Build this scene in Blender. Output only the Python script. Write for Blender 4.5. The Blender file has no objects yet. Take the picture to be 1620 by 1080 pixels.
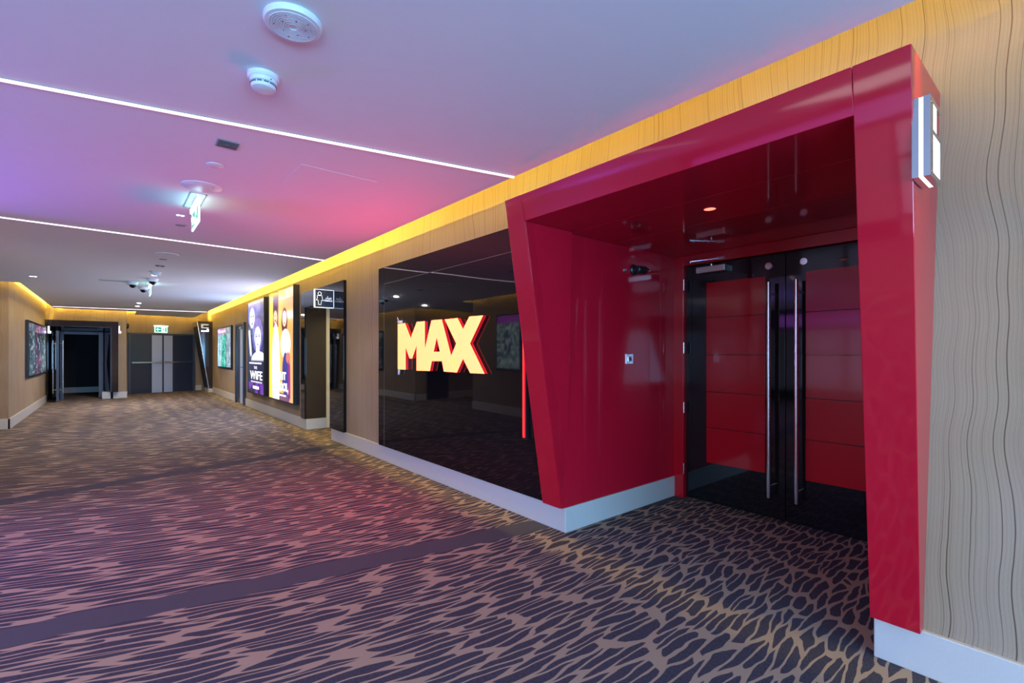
import bpy, bmesh, math, random
from mathutils import Vector, Matrix
random.seed(7)
S = bpy.context.scene
C = S.collection
PI = math.pi

# ------------------------------------------------------------------ camera
cd = bpy.data.cameras.new('camera'); cam = bpy.data.objects.new('camera', cd); C.objects.link(cam)
TH = math.atan(631/760)
cam.location = (0, 0, 1.45); cam.rotation_euler = (PI/2, 0, -TH)
cd.sensor_width = 36; cd.lens = 760/1620*36; cd.shift_y = 18/1620
cd.clip_start = .05; cd.clip_end = 100
S.camera = cam

# ------------------------------------------------------------------ world, exposure
w = bpy.data.worlds.new('world'); S.world = w; w.use_nodes = True
w.node_tree.nodes['Background'].inputs[0].default_value = (.5, .65, 1, 1)
w.node_tree.nodes['Background'].inputs[1].default_value = .3
S.view_settings.view_transform = 'Standard'; S.view_settings.look = 'None'
S.view_settings.gamma = 1; S.view_settings.use_curve_mapping = False
S.view_settings.exposure = 0.0
S.cycles.max_bounces = 8; S.cycles.sample_clamp_indirect = 6

def area(name, loc, rot, size, sy, col, power, spread=180):
    l = bpy.data.lights.new(name, 'AREA'); l.shape = 'RECTANGLE'; l.size = size; l.size_y = sy
    l.color = col; l.energy = power; l.spread = math.radians(spread)
    o = bpy.data.objects.new(name, l); o.location = loc; o.rotation_euler = rot; C.objects.link(o); return o

WIN_E = 5.0      # daylight in the foyer windows
FASCIA_E = 5.0   # purple fascia over the foyer windows
COVE_E = 1700.0    # yellow cove tape
STRIP_E = 3.2    # ceiling light lines
# daylight from the glazed foyer behind the camera, aimed slightly up
area('daylight', (-2.4, -4.9, 1.3), (PI/2+.34, 0, 0), 8.5, 2.0, (.24, .56, 1.0), 1250)
# unseen fill lamp added over the foyer floor for bounce light
area('foyer_fill', (-4.2, 0.5, 2.76), (0, 0, 0), 4.0, 4.0, (.85, .85, .80), 230)
# unseen purple lamp added before the foyer end wall to tint the ceiling
o = area('purple_fill', (-2.75, 6.35, 1.9), (PI/2+.2, 0, 0), 1.8, .9, (.32, .12, 1.0), 190)
o.rotation_euler = (PI/2+.2, 0, PI+.3)

# ------------------------------------------------------------------ node helper
class NT:
    def __init__(s, name):
        s.m = bpy.data.materials.new(name); s.m.use_nodes = True; s.t = s.m.node_tree
        s.n = s.t.nodes; s.b = s.n['Principled BSDF']
    def new(s, typ, **kw):
        n = s.n.new(typ)
        for k, v in kw.items(): setattr(n, k, v)
        return n
    def link(s, a, b): s.t.links.new(a, b)
    def val(s, sock, v):
        if hasattr(v, 'is_output') : s.link(v, sock)
        else: sock.default_value = v
    def math(s, op, a, b=None, c=None, clamp=False):
        n = s.new('ShaderNodeMath', operation=op, use_clamp=clamp); s.val(n.inputs[0], a)
        if b is not None: s.val(n.inputs[1], b)
        if c is not None: s.val(n.inputs[2], c)
        return n.outputs[0]
    def pos(s):
        n = s.new('ShaderNodeNewGeometry'); x = s.new('ShaderNodeSeparateXYZ'); s.link(n.outputs['Position'], x.inputs[0]); return x.outputs
    def comb(s, x, y, z):
        n = s.new('ShaderNodeCombineXYZ')
        for i, v in enumerate((x, y, z)): s.val(n.inputs[i], v)
        return n.outputs[0]
    def noise(s, vec, scale, detail=2, rough=.5):
        n = s.new('ShaderNodeTexNoise'); s.link(vec, n.inputs['Vector']); n.inputs['Scale'].default_value = scale
        n.inputs['Detail'].default_value = detail; n.inputs['Roughness'].default_value = rough; return n.outputs['Fac']
    def smooth(s, v, a, b, lo=0., hi=1.):
        n = s.new('ShaderNodeMapRange', interpolation_type='SMOOTHSTEP'); s.val(n.inputs[0], v)
        n.inputs[1].default_value = a; n.inputs[2].default_value = b; s.val(n.inputs[3], lo); s.val(n.inputs[4], hi); return n.outputs[0]
    def mix(s, f, a, b):
        n = s.new('ShaderNodeMix', data_type='RGBA'); s.val(n.inputs[0], f); s.val(n.inputs[6], a); s.val(n.inputs[7], b); return n.outputs[2]
    def bump(s, h, strength, dist=.01):
        n = s.new('ShaderNodeBump'); s.link(h, n.inputs['Height']); n.inputs['Strength'].default_value = strength
        n.inputs['Distance'].default_value = dist; s.link(n.outputs[0], s.b.inputs['Normal'])
    def base(s, c, rough=.5, metal=0., spec=.5, coat=0., coat_rough=.05):
        s.val(s.b.inputs['Base Color'], c); s.val(s.b.inputs['Roughness'], rough); s.b.inputs['Metallic'].default_value = metal
        s.b.inputs['Specular IOR Level'].default_value = spec; s.b.inputs['Coat Weight'].default_value = coat
        s.b.inputs['Coat Roughness'].default_value = coat_rough

def plain(name, c, rough=.5, metal=0., spec=.5, coat=0., var=.06, scale=60, coat_rough=.05):
    """a simple procedural surface: base colour with a slight speckle"""
    k = NT(name); g = k.new('ShaderNodeNewGeometry')
    f = k.noise(g.outputs['Position'], scale, 3)
    lo = tuple(x*(1-var) for x in c) + (1,); hi = tuple(min(1, x*(1+var)) for x in c) + (1,)
    k.base(k.mix(f, lo, hi), rough, metal, spec, coat, coat_rough); return k.m

def glow(name, c, e, base=(.8, .8, .8)):
    k = NT(name); k.base(base + (1,), .4); k.b.inputs['Emission Color'].default_value = c + (1,)
    k.b.inputs['Emission Strength'].default_value = e; return k.m

def mat_wood():
    k = NT('grained_wallpaper'); x, y, z = k.pos()
    s_ = k.math('ADD', x, y)
    p = k.comb(k.math('MULTIPLY', s_, 1.6), k.math('MULTIPLY', z, 1.5), 3.1)
    n1 = k.noise(p, 1.0, 1.3, .45)
    p2 = k.comb(k.math('MULTIPLY', s_, 6.), k.math('MULTIPLY', z, 4.0), 9.)
    n2 = k.noise(p2, 1.0, 2, .5)
    ph = k.math('ADD', k.math('MULTIPLY', s_, 9.), k.math('ADD', k.math('MULTIPLY', n1, 1.7), k.math('MULTIPLY', n2, .06)))
    def lines(mult, off, wdt):
        fr = k.math('FRACT', k.math('ADD', k.math('MULTIPLY', ph, mult), off))
        d = k.math('ABSOLUTE', k.math('SUBTRACT', fr, .5))
        return k.smooth(d, 0., wdt, 1., 0.)
    gate = k.smooth(k.noise(k.comb(k.math('MULTIPLY', ph, .9), k.math('MULTIPLY', z, .35), 1.), 1., 2), .42, .6)
    major = k.math('MULTIPLY', k.math('MAXIMUM', lines(.62, 0., .018), lines(1.37, .4, .026)), k.math('MULTIPLY_ADD', gate, .75, .25))
    mid = k.math('MULTIPLY', lines(3.3, .3, .08), k.math('MULTIPLY_ADD', gate, .3, .10))
    fine = k.math('MULTIPLY', lines(8.7, .1, .3), .11)
    lin = k.math('MAXIMUM', major, k.math('MAXIMUM', mid, fine))
    weave = k.noise(k.comb(k.math('MULTIPLY', s_, 160.), k.math('MULTIPLY', z, 500.), 0.), 1., 1)
    body = k.mix(weave, (.27, .185, .12, 1), (.35, .25, .165, 1))
    body = k.mix(k.smooth(n1, .3, .7), body, k.mix(weave, (.30, .22, .15, 1), (.38, .285, .195, 1)))
    col = k.mix(lin, body, (.065, .03, .018, 1))
    k.base(col, .75, 0, .08); k.bump(k.math('SUBTRACT', weave, lin), .15, .002); return k.m

def mat_carpet():
    k = NT('patterned_carpet'); x, y, z = k.pos()
    # streaks run across the corridor, longer towards the left, curving slightly
    xc = k.math('MAXIMUM', x, -.2)
    g_ = k.math('MULTIPLY', k.math('POWER', k.math('SUBTRACT', 2.3, k.math('MINIMUM', xc, 3.2)), 2.), .068)
    lin = k.math('MULTIPLY', k.math('MINIMUM', k.math('ADD', x, .2), 0.), -.30)
    q = k.math('SUBTRACT', k.math('SUBTRACT', y, g_), lin)
    h = k.math('ADD', k.math('MULTIPLY', x, 1.55), k.math('MULTIPLY', k.math('POWER', k.math('MAXIMUM', x, 0.), 2.), .25))
    base = k.comb(k.math('MULTIPLY', h, 1.), k.math('MULTIPLY', q, 1.), 0.)
    wv = k.noise(k.comb(k.math('MULTIPLY', h, .9), k.math('MULTIPLY', q, 5.), 2.), 1., 2)
    wv2 = k.noise(k.comb(k.math('MULTIPLY', h, 3.0), k.math('MULTIPLY', q, 15.), 7.), 1., 1)
    qq = k.math('ADD', k.math('MULTIPLY', q, 20.5), k.math('ADD', k.math('MULTIPLY', wv, 1.8), k.math('MULTIPLY', wv2, .34)))
    hh = k.math('ADD', k.math('MULTIPLY', h, 1.15), k.math('MULTIPLY', k.noise(k.comb(h, k.math('MULTIPLY', q, 12.), 4.), 1.2, 1), .35))
    v = k.new('ShaderNodeTexVoronoi', voronoi_dimensions='2D', feature='DISTANCE_TO_EDGE')
    k.link(k.comb(hh, qq, 0.), v.inputs['Vector']); v.inputs['Scale'].default_value = 1.0
    # short nicks along the cell edges
    nick = k.noise(k.comb(k.math('MULTIPLY', h, 9.), k.math('MULTIPLY', q, 40.), 0.), 1., 1)
    v1 = k.new('ShaderNodeTexVoronoi', voronoi_dimensions='2D', feature='F1')
    k.link(k.comb(hh, qq, 0.), v1.inputs['Vector']); v1.inputs['Scale'].default_value = 1.0
    rnd = k.math('MULTIPLY', k.math('POWER', v1.outputs['Distance'], 2.), .19)
    th = k.math('ADD', k.math('SUBTRACT', k.math('ADD', v.outputs['Distance'], .050), rnd), k.math('MULTIPLY', k.math('SUBTRACT', nick, .5), .05))
    dark = k.smooth(th, .105, .135)
    # plain dark bands
    def band(a, b, wd, seed):
        yc = k.math('MULTIPLY_ADD', x, b, a)
        jag = k.noise(k.comb(k.math('MULTIPLY', h, 2.2), k.math('MULTIPLY', q, 9.), seed), 1., 2)
        d = k.math('ADD', k.math('ABSOLUTE', k.math('SUBTRACT', y, yc)), k.math('MULTIPLY', k.math('SUBTRACT', jag, .5), .09))
        return k.smooth(d, wd-.004, wd+.004, 1., 0.)
    b1 = band(3.455, -.171, .118, 3.); b2 = band(6.94, .223, .125, 8.)
    bnd = k.math('MAXIMUM', b1, b2)
    pile = k.noise(k.comb(k.math('MULTIPLY', x, 60.), k.math('MULTIPLY', y, 150.), 0.), 1., 3)
    pile2 = k.noise(k.comb(k.math('MULTIPLY', x, 400.), k.math('MULTIPLY', y, 400.), 0.), 1., 1)
    navy = k.mix(pile, (.016, .014, .022, 1), (.095, .085, .105, 1))
    tan = k.mix(pile2, (.29, .205, .135, 1), (.41, .30, .21, 1))
    grey = k.mix(pile2, (.060, .058, .068, 1), (.095, .09, .10, 1))
    col = k.mix(bnd, k.mix(dark, tan, navy), grey)
    k.base(col, .95, 0, .1); k.bump(pile2, .35, .004); return k.m

def mat_terrazzo():
    k = NT('speckled_stone'); g = k.new('ShaderNodeNewGeometry')
    v = k.new('ShaderNodeTexVoronoi', feature='F1'); k.link(g.outputs['Position'], v.inputs['Vector']); v.inputs['Scale'].default_value = 220
    f = k.smooth(v.outputs['Distance'], .15, .5)
    n = k.noise(g.outputs['Position'], 90, 3)
    k.base(k.mix(f, k.mix(n, (.42, .39, .35, 1), (.62, .59, .54, 1)), (.50, .47, .43, 1)), .35, 0, .5); return k.m

def mat_red():
    k = NT('glossy_red_laminate'); g = k.new('ShaderNodeNewGeometry')
    n = k.noise(g.outputs['Position'], 3.5, 2); 
    k.base(k.mix(n, (.44, .004, .018, 1), (.50, .006, .022, 1)), .4, 0, .1, .9, .05)
    k.b.inputs['Coat IOR'].default_value = 1.5
    return k.m

M = dict(
    wood=mat_wood(), carpet=mat_carpet(), stone=mat_terrazzo(), red=mat_red(),
    ceiling=plain('ceiling_paint', (.74, .74, .76), .75, 0, .2, var=.015, scale=8),
    plaster=plain('dark_void_paint', (.45, .42, .38), .8),
    cream=plain('cream_paint', (.75, .66, .42), .6),
    black_glass=plain('black_glass', (.004, .004, .005), .03, 0, .42),
    black=plain('black_satin_metal', (.012, .012, .015), .35),
    bronze=plain('dark_gloss_cladding', (.018, .015, .018), .12, 0, .6, .8),
    navy_gloss=plain('navy_gloss_cladding', (.03, .045, .085), .10, 0, .8, 1.0),
    door_glass=plain('black_door_glass', (.008, .008, .010), .05, 0, .5),
    door_red=plain('red_door_panel', (.38, .003, .010), .12, 0, .35, .25, coat_rough=.05),
    door_red2=plain('red_door_frame', (.42, .003, .012), .15, 0, .5, .6),
    steel=plain('brushed_steel', (.62, .60, .60), .25, 1.0),
    chrome=plain('chrome', (.80, .80, .82), .08, 1.0, var=.01),
    white=plain('white_plastic', (.75, .76, .78), .4),
    grey=plain('grey_plastic', (.30, .31, .33), .5),
    dark_grey=plain('dark_grille', (.10, .11, .12), .6),
    slate=plain('slate_painted_door', (.022, .032, .060), .35, 0, .5, .3),
    slate_frame=plain('slate_door_frame', (.055, .075, .115), .4),
    pale_panel=plain('pale_metal_panel', (.50, .58, .76), .3, .2),
    far_dark=plain('dark_room_paint', (.010, .010, .016), .7),
    screen_black=plain('screen_bezel', (.01, .01, .012), .2),
    cove=glow('cove_light_tape', (1., .76, .12), COVE_E),
    strip=glow('light_line_diffuser', (1., .74, .84), STRIP_E),
    sign_face=glow('lit_orange_acrylic', (1., .105, .025), 5.6, (.9, .4, .2)),
    sign_side=glow('red_acrylic_side', (1., .0, .02), .26, (.5, .01, .02)),
    sign_edge=glow('lit_red_edge', (1., .02, .06), .8, (.6, .02, .04)),
    tube=glow('red_glow', (.8, .0, .01), .9, (.2, 0, 0)),
    tube_core=glow('red_glow_core', (1., .05, .04), 1.6, (.2, 0, 0)),
    led_white=glow('white_lit_acrylic', (.95, .97, 1.), 2.6),
    led_soft=glow('soft_lit_acrylic', (.80, .84, 1.), 1.1),
    sign_white=glow('lit_white_lettering', (.80, .86, 1.), .95),
    exit_white=glow('lit_exit_acrylic', (.62, 1., .93), 1.7),
    exit_lamp=glow('exit_sign_lamp', (.45, 1., .97), 8.),
    exit_green=glow('lit_exit_green', (.0, .32, .20), .9, (.0, .2, .1)),
    spot=glow('downlight_lens', (.95, .95, 1.), 7.),
    spot_red=glow('red_niche_downlight', (1., .16, .08), 3.0),
    pane=glow('daylit_pane', (.60, .62, 1.), 1.0),
    pane_warm=glow('lit_purple_fascia', (.60, .03, .95), 1.6),
    art=None, steel_glow=glow('faintly_glowing_chrome', (.6, .62, .68), .35, (.5, .5, .52)), joint=plain('brown_joint_bead', (.10, .085, .075), .4),
)
def mat_art(name, e):
    k = NT(name); a = k.new('ShaderNodeVertexColor', layer_name='print'); k.link(a.outputs[0], k.b.inputs['Emission Color'])
    k.b.inputs['Emission Strength'].default_value = e; k.base((.02, .02, .02, 1), .15); return k.m
M['art'] = mat_art('backlit_print', 1.0)

# ------------------------------------------------------------------ mesh helpers (everything is given in world coordinates)
class MB:
    def __init__(s): s.v = []; s.f = []
    def add(s, vs, fs):
        n = len(s.v); s.v += [Vector(p) for p in vs]; s.f += [tuple(i+n for i in f) for f in fs]; return s
    def box(s, x0, x1, y0, y1, z0, z1):
        x0, x1 = sorted((x0, x1)); y0, y1 = sorted((y0, y1)); z0, z1 = sorted((z0, z1))
        return s.hexa([(x0,y0,z0),(x1,y0,z0),(x1,y1,z0),(x0,y1,z0),(x0,y0,z1),(x1,y0,z1),(x1,y1,z1),(x0,y1,z1)])
    def hexa(s, p):
        return s.add(p, [(3,2,1,0),(4,5,6,7),(0,1,5,4),(1,2,6,5),(2,3,7,6),(3,0,4,7)])
    def prism(s, poly, off):
        """extrude a planar polygon (list of 3D points) by vector off"""
        n = len(poly); off = Vector(off); vs = [Vector(p) for p in poly] + [Vector(p)+off for p in poly]
        fs = [tuple(range(n-1, -1, -1)), tuple(range(n, 2*n))] + [(i, (i+1) % n, n+(i+1) % n, n+i) for i in range(n)]
        return s.add(vs, fs)
    def lathe(s, c, axis, prof, n=32):
        """prof: list of (radius, distance along axis)"""
        a = Vector(axis).normalized(); u = a.orthogonal().normalized(); v = a.cross(u); c = Vector(c); vs = []; fs = []
        for r, h in prof:
            for i in range(n):
                t = 2*PI*i/n; vs.append(c + a*h + (u*math.cos(t) + v*math.sin(t))*r)
        for j in range(len(prof)-1):
            for i in range(n):
                i2 = (i+1) % n; fs.append((j*n+i, j*n+i2, (j+1)*n+i2, (j+1)*n+i))
        fs.append(tuple(range(n-1, -1, -1))); m = (len(prof)-1)*n; fs.append(tuple(range(m, m+n)))
        return s.add(vs, fs)
    def rod(s, a, b, r, n=16):
        a = Vector(a); b = Vector(b); return s.lathe(a, b-a, [(r*.8, 0), (r, r*.2), (r, (b-a).length-r*.2), (r*.8, (b-a).length)], n)
    def ring(s, c, axis, r0, r1, h, n=32):
        a = Vector(axis).normalized(); u = a.orthogonal().normalized(); v = a.cross(u); c = Vector(c); vs = []; fs = []
        for r, hh in ((r0, 0), (r1, 0), (r1, h), (r0, h)):
            for i in range(n):
                t = 2*PI*i/n; vs.append(c + a*hh + (u*math.cos(t) + v*math.sin(t))*r)
        for j in range(4):
            for i in range(n):
                i2 = (i+1) % n; k = (j+1) % 4; fs.append((j*n+i, j*n+i2, k*n+i2, k*n+i))
        return s.add(vs, fs)

def obj(name, mb, mat, parent=None, bevel=0, smooth=False, tag_=None):
    me = bpy.data.meshes.new(name)
    if parent is not None:
        o0 = Vector((0, 0, 0)); q = parent
        while q is not None: o0 = o0 + q.location; q = q.parent
    else:
        xs = [p.x for p in mb.v]; ys = [p.y for p in mb.v]; zs = [p.z for p in mb.v]
        o0 = Vector(((min(xs)+max(xs))/2, (min(ys)+max(ys))/2, min(zs)))
    me.from_pydata([tuple(p-o0) for p in mb.v], [], mb.f)
    bm = bmesh.new(); bm.from_mesh(me); bmesh.ops.recalc_face_normals(bm, faces=bm.faces)
    if bevel:
        es = [e for e in bm.edges if len(e.link_faces) == 2 and e.calc_face_angle(0) > .6]
        bmesh.ops.bevel(bm, geom=es, offset=bevel, segments=2, affect='EDGES', profile=.5)
    bm.to_mesh(me); bm.free()
    if smooth:
        for p in me.polygons: p.use_smooth = True
        me.set_sharp_from_angle(angle=math.radians(35))
    me.materials.append(mat)
    o = bpy.data.objects.new(name, me); C.objects.link(o)
    if parent is None: o.location = o0
    else: o.parent = parent
    return o

def tag(o, label, cat, group=None, kind=None):
    o['label'] = label; o['category'] = cat
    if group: o['group'] = group
    if kind: o['kind'] = kind
    return o
def thing(name, label, cat, loc, group=None, kind=None):
    o = bpy.data.objects.new(name, None); o.empty_display_size = .1; C.objects.link(o); o.location = loc
    return tag(o, label, cat, group, kind)
def lab(o, l): o['label'] = l; return o

def text_mb(body, org, ax, ay, height, width=None, depth=.004, bold=0., centre=False):
    """lettering as a solid mesh; org is its lower left corner"""
    cu = bpy.data.curves.new('t', 'FONT'); cu.body = body; cu.size = 1; cu.offset = bold; cu.extrude = .5; cu.resolution_u = 3
    to = bpy.data.objects.new('t', cu); C.objects.link(to); dg = bpy.context.evaluated_depsgraph_get()
    me = bpy.data.meshes.new_from_object(to.evaluated_get(dg)); bpy.data.objects.remove(to); bpy.data.curves.remove(cu)
    xs = [v.co.x for v in me.vertices]; ys = [v.co.y for v in me.vertices]; x0, x1, y0, y1 = min(xs), max(xs), min(ys), max(ys)
    sy = height/(y1-y0); sx = sy if width is None else width/(x1-x0)
    ax = Vector(ax); ay = Vector(ay); n = ax.cross(ay); org = Vector(org); b = MB()
    if centre: org = org - ax*(x1-x0)*sx/2
    b.add([org + ax*(v.co.x-x0)*sx + ay*(v.co.y-y0)*sy + n*(v.co.z+.5)*depth for v in me.vertices], [tuple(p.vertices) for p in me.polygons])
    bpy.data.meshes.remove(me); return b

def art(name, org, ax, ay, wd, ht, nx, ny, fn, parent, mat=None):
    """flat print: a fine grid whose corners carry the printed colours. org = top left corner, ay points down"""
    ax = Vector(ax); ay = Vector(ay); org = Vector(org); b = MB()
    b.v = [org + ax*wd*i/nx + ay*ht*j/ny for j in range(ny+1) for i in range(nx+1)]
    b.f = [(j*(nx+1)+i, (j+1)*(nx+1)+i, (j+1)*(nx+1)+i+1, j*(nx+1)+i+1) for j in range(ny) for i in range(nx)]
    me = bpy.data.meshes.new(name); o0 = Vector((0, 0, 0)); q = parent
    while q is not None: o0 = o0 + q.location; q = q.parent
    me.from_pydata([tuple(p-o0) for p in b.v], [], b.f)
    cl = me.color_attributes.new('print', 'FLOAT_COLOR', 'POINT')
    k = 0
    for j in range(ny+1):
        for i in range(nx+1):
            cl.data[k].color = tuple(fn(i/nx, j/ny)) + (1,); k += 1
    me.materials.append(mat or M['art'])
    o = bpy.data.objects.new(name, me); C.objects.link(o); o.parent = parent; return o

RX = (0, -1, 0); UP = (0, 0, 1); DN = (0, 0, -1)   # right wall: left-to-right reading runs towards the camera
WALLX = 2.82; HC = 2.78; TOP = 3.2

# ------------------------------------------------------------------ the shell
def struct(name, mb, mat, label, cat, parent=None, **k):
    o = obj(name, mb, mat, parent, **k)
    if parent is None: tag(o, label, cat, None, 'structure')
    return o

struct('floor', MB().box(-7.2, 5.2, -5.2, 25, -.1, 0), M['carpet'], 'carpet with dark elongated blobs in tan veins and plain dark bands', 'floor')

# right wall with the niche, the restroom opening
b = MB()
for y0, y1, z0 in ((-5.2, .60, 0), (.60, 2.76, 2.47), (2.76, 8.10, 0), (8.10, 9.46, 2.32), (9.46, 22.9, 0)):
    b.box(WALLX, WALLX+.12, y0, y1, z0, TOP)
struct('wall_right', b, M['wood'], 'long corridor wall in wavy grained brown wallpaper on the right', 'wall')
# left wall, near and far pieces with a recess between
struct('wall_left', MB().box(-1.68, -1.53, 13.15, 20.0, 0, TOP), M['wood'], 'brown wallpapered wall at far left carrying the poster screen', 'wall')
struct('wall_left', MB().box(-1.72, -1.6, 6.5, 10.2, 0, TOP), M['wood'], 'brown wallpapered wall beside the foyer, seen only mirrored in the black glass', 'wall')
b = MB().box(-5.5, -2.68, 13.15, 13.3, 0, TOP).box(-2.68, -1.90, 13.15, 13.3, 2.1, TOP).box(-1.90, -1.68, 13.15, 13.3, 0, TOP)
struct('wall_recess', b, M['wood'], 'brown wallpapered end wall of the side recess at left edge', 'wall')
struct('wall_recess', MB().box(-5.62, -5.5, 10.2, 13.3, 0, TOP), M['wood'], 'back wall of the side recess out of the frame', 'wall')
struct('wall_recess', MB().box(-5.5, -1.72, 10.08, 10.2, 0, TOP), M['wood'], 'near wall of the side recess out of the frame', 'wall')
struct('wall_far', MB().box(-1.53, -1.50, 19.9, 20.0, 0, TOP).box(-1.50, .05, 19.9, 20.0, 2.3, TOP).box(.05, .33, 19.9, 20.0, 0, TOP).box(.25, .33, 20.0, 21.6, 0, TOP),
       M['wood'], 'brown wallpapered end wall around the black doorway', 'wall')
EA = math.atan2(.7, 2.5)   # the exit wall is turned a little
ex = Vector((math.cos(EA), math.sin(EA), 0)); en = Vector((math.sin(EA), -math.cos(EA), 0)); E0 = Vector((.33, 21.5, 0))
def EP(u, w, z): p = E0 + ex*u + en*w; return (p.x, p.y, z)
def ebox(b, u0, u1, w0, w1, z0, z1):
    return b.hexa([EP(u0,w0,z0),EP(u1,w0,z0),EP(u1,w1,z0),EP(u0,w1,z0),EP(u0,w0,z1),EP(u1,w0,z1),EP(u1,w1,z1),EP(u0,w1,z1)])
struct('wall_exit', ebox(MB(), -.1, 2.7, 0, -.12, 0, TOP), M['wood'], 'brown wallpapered end wall behind the slate exit doors', 'wall')

# foyer behind and left of the camera
b = MB()
for y0, y1 in ((-5.2, -3.2), (-.6, .2), (2.35, 3.2), (5.6, 6.6)): b.box(-7.2, -7.0, y0, y1, 0, TOP)
b.box(-7.2, -7.0, -5.2, 6.6, 0, .35).box(-7.2, -7.0, -5.2, 6.6, 2.15, TOP)
struct('wall_foyer', b, M['plaster'], 'foyer window wall behind the camera', 'wall')
struct('wall_foyer', MB().box(-7.2, -1.72, 6.5, 6.62, 0, TOP), M['wood'], 'foyer end wall out of the frame', 'wall')
b = MB().box(-7.2, 2.94, -5.3, -5.2, 0, TOP)
struct('wall_back', b, M['plaster'], 'foyer wall behind the camera', 'wall')
for i, (y0, y1) in enumerate(((-3.2, -.6), (.2, 2.35), (3.2, 5.6))):
    wn = thing('window_%d' % (i+1), 'tall daylit foyer window, seen only as a pale mirror image', 'window', (-7.0, (y0+y1)/2, .35), 'foyer windows', 'structure')
    for q in range(2):
        ym = (y0+y1)/2; a0, a1 = ((y0, ym) if q == 0 else (ym, y1))
        obj('pane', MB().box(-7.06, -7.05, a0+.04, a1-.04, .39, 2.11), M['pane'], wn)
    fr = MB().box(-7.04, -6.98, y0, y0+.05, .35, 2.15).box(-7.04, -6.98, y1-.05, y1, .35, 2.15).box(-7.04, -6.98, (y0+y1)/2-.03, (y0+y1)/2+.03, .35, 2.15)
    fr.box(-7.04, -6.98, y0, y1, .35, .40).box(-7.04, -6.98, y0, y1, 2.10, 2.15).box(-7.04, -6.98, y0, y1, 1.45, 1.49)
    obj('window_frame', fr, M['black'], wn)
fa = thing('lit_fascia', 'purple lit fascia over the foyer windows, seen only mirrored', 'sign', (-6.95, 3.0, 2.2))
obj('fascia_body', MB().box(-7.0, -6.9, .4, 6.2, 2.2, 2.62), M['black'], fa)
obj('fascia_face', MB().box(-6.9, -6.89, .45, 6.15, 2.23, 2.59), M['pane_warm'], fa)

# ceiling slab, roof of the void
cp = [(-7.2, -5.2), (2.33, -5.2), (2.33, 19.65), (2.36, 21.72), (.58, 21.22), (.58, 19.65), (-1.36, 19.65), (-1.36, 12.95), (-5.4, 12.95), (-5.4, 10.4), (-1.38, 10.4), (-1.38, 6.3), (-7.2, 6.3)]
struct('ceiling', MB().prism([(x, y, HC) for x, y in cp], (0, 0, .03)), M['ceiling'], 'smooth white ceiling tinted violet and pink by the lights', 'ceiling')
struct('ceiling', MB().box(-7.2, 3.0, -5.3, 23, TOP, TOP+.05), M['plaster'], 'upper soffit above the cove', 'ceiling')

# coves: lip and light tape along the slab edges
def cove(name, a, b, label):
    a = Vector(a + (0,)); b = Vector(b + (0,)); d = (b-a).normalized(); n = Vector((d.y, -d.x, 0))  # n points out over the gap
    t = thing(name, label, 'cove light', ((a.x+b.x)/2, (a.y+b.y)/2, HC), 'yellow cove lights')
    L = (b-a).length; k = max(1, int(L/1.5))
    obj('cove_lip', MB().prism([a-n*.022+Vector((0,0,HC+.031)), a-n*.002+Vector((0,0,HC+.031)), a-n*.002+Vector((0,0,HC+.08)), a-n*.022+Vector((0,0,HC+.08))], b-a), M['ceiling'], t)
    mb = MB()
    for i in range(k):
        p = a + (b-a)*(i/k); q = a + (b-a)*((i+1)/k)
        mb.add([p+n*.001+Vector((0,0,HC+.036)), q+n*.001+Vector((0,0,HC+.036)), q+n*.001+Vector((0,0,HC+.075)), p+n*.001+Vector((0,0,HC+.075))], [(0,1,2,3)])
    obj('light_tape', mb, M['cove'], t)
    return t
cove('cove_light', (2.33, 21.5), (2.33, -5.1), 'yellow cove light running along the right wall top')['x'] = 1
cove('cove_light', (-1.36, 13.0), (-1.36, 19.6), 'yellow cove light above the far left wall with poster screen')
cove('cove_light', (-1.30, 19.65), (.58, 19.65), 'yellow cove light above the black doorway at the end')
cove('cove_light', (.60, 21.22), (2.30, 21.70), 'yellow cove light above the slate exit doors')
cove('cove_light', (-5.3, 12.95), (-1.36, 12.95), 'yellow cove light of the side recess at left edge')
cove('cove_light', (-1.38, 6.4), (-1.38, 10.3), 'yellow cove light above near left wall, seen mirrored')

# ceiling light lines
def line(x0, y0, x1, y1, label):
    a = Vector((x0, y0, HC)); b_ = Vector((x1, y1, HC)); d = (b_-a).normalized(); n = Vector((-d.y, d.x, 0))
    t = thing('light_strip', label, 'ceiling light', (a+b_)/2 , 'straight light lines in the ceiling')
    for s_ in (-1, 1):
        p = a + n*s_*.0125; obj('channel_edge', MB().prism([p-n*.002, p+n*.002, p+n*.002+Vector((0,0,-.003)), p-n*.002+Vector((0,0,-.003))], b_-a), M['grey'], t)
    obj('diffuser', MB().prism([a-n*.010, a+n*.010, a+n*.008+Vector((0,0,-.011)), a-n*.008+Vector((0,0,-.011))], b_-a), M['strip'], t)
line(-3.2, 3.983, 2.326, 2.780, 'nearest straight white light line across the ceiling')
line(-1.35, 6.773, 2.326, 7.013, 'second white light line across the ceiling, ending above the posters')
line(-1.33, 18.928, 2.326, 18.30, 'farthest thin light line across the ceiling near the end doors')
line(-6.0, -1.2, 2.326, -2.6, 'light line behind the camera out of the frame')

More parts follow.
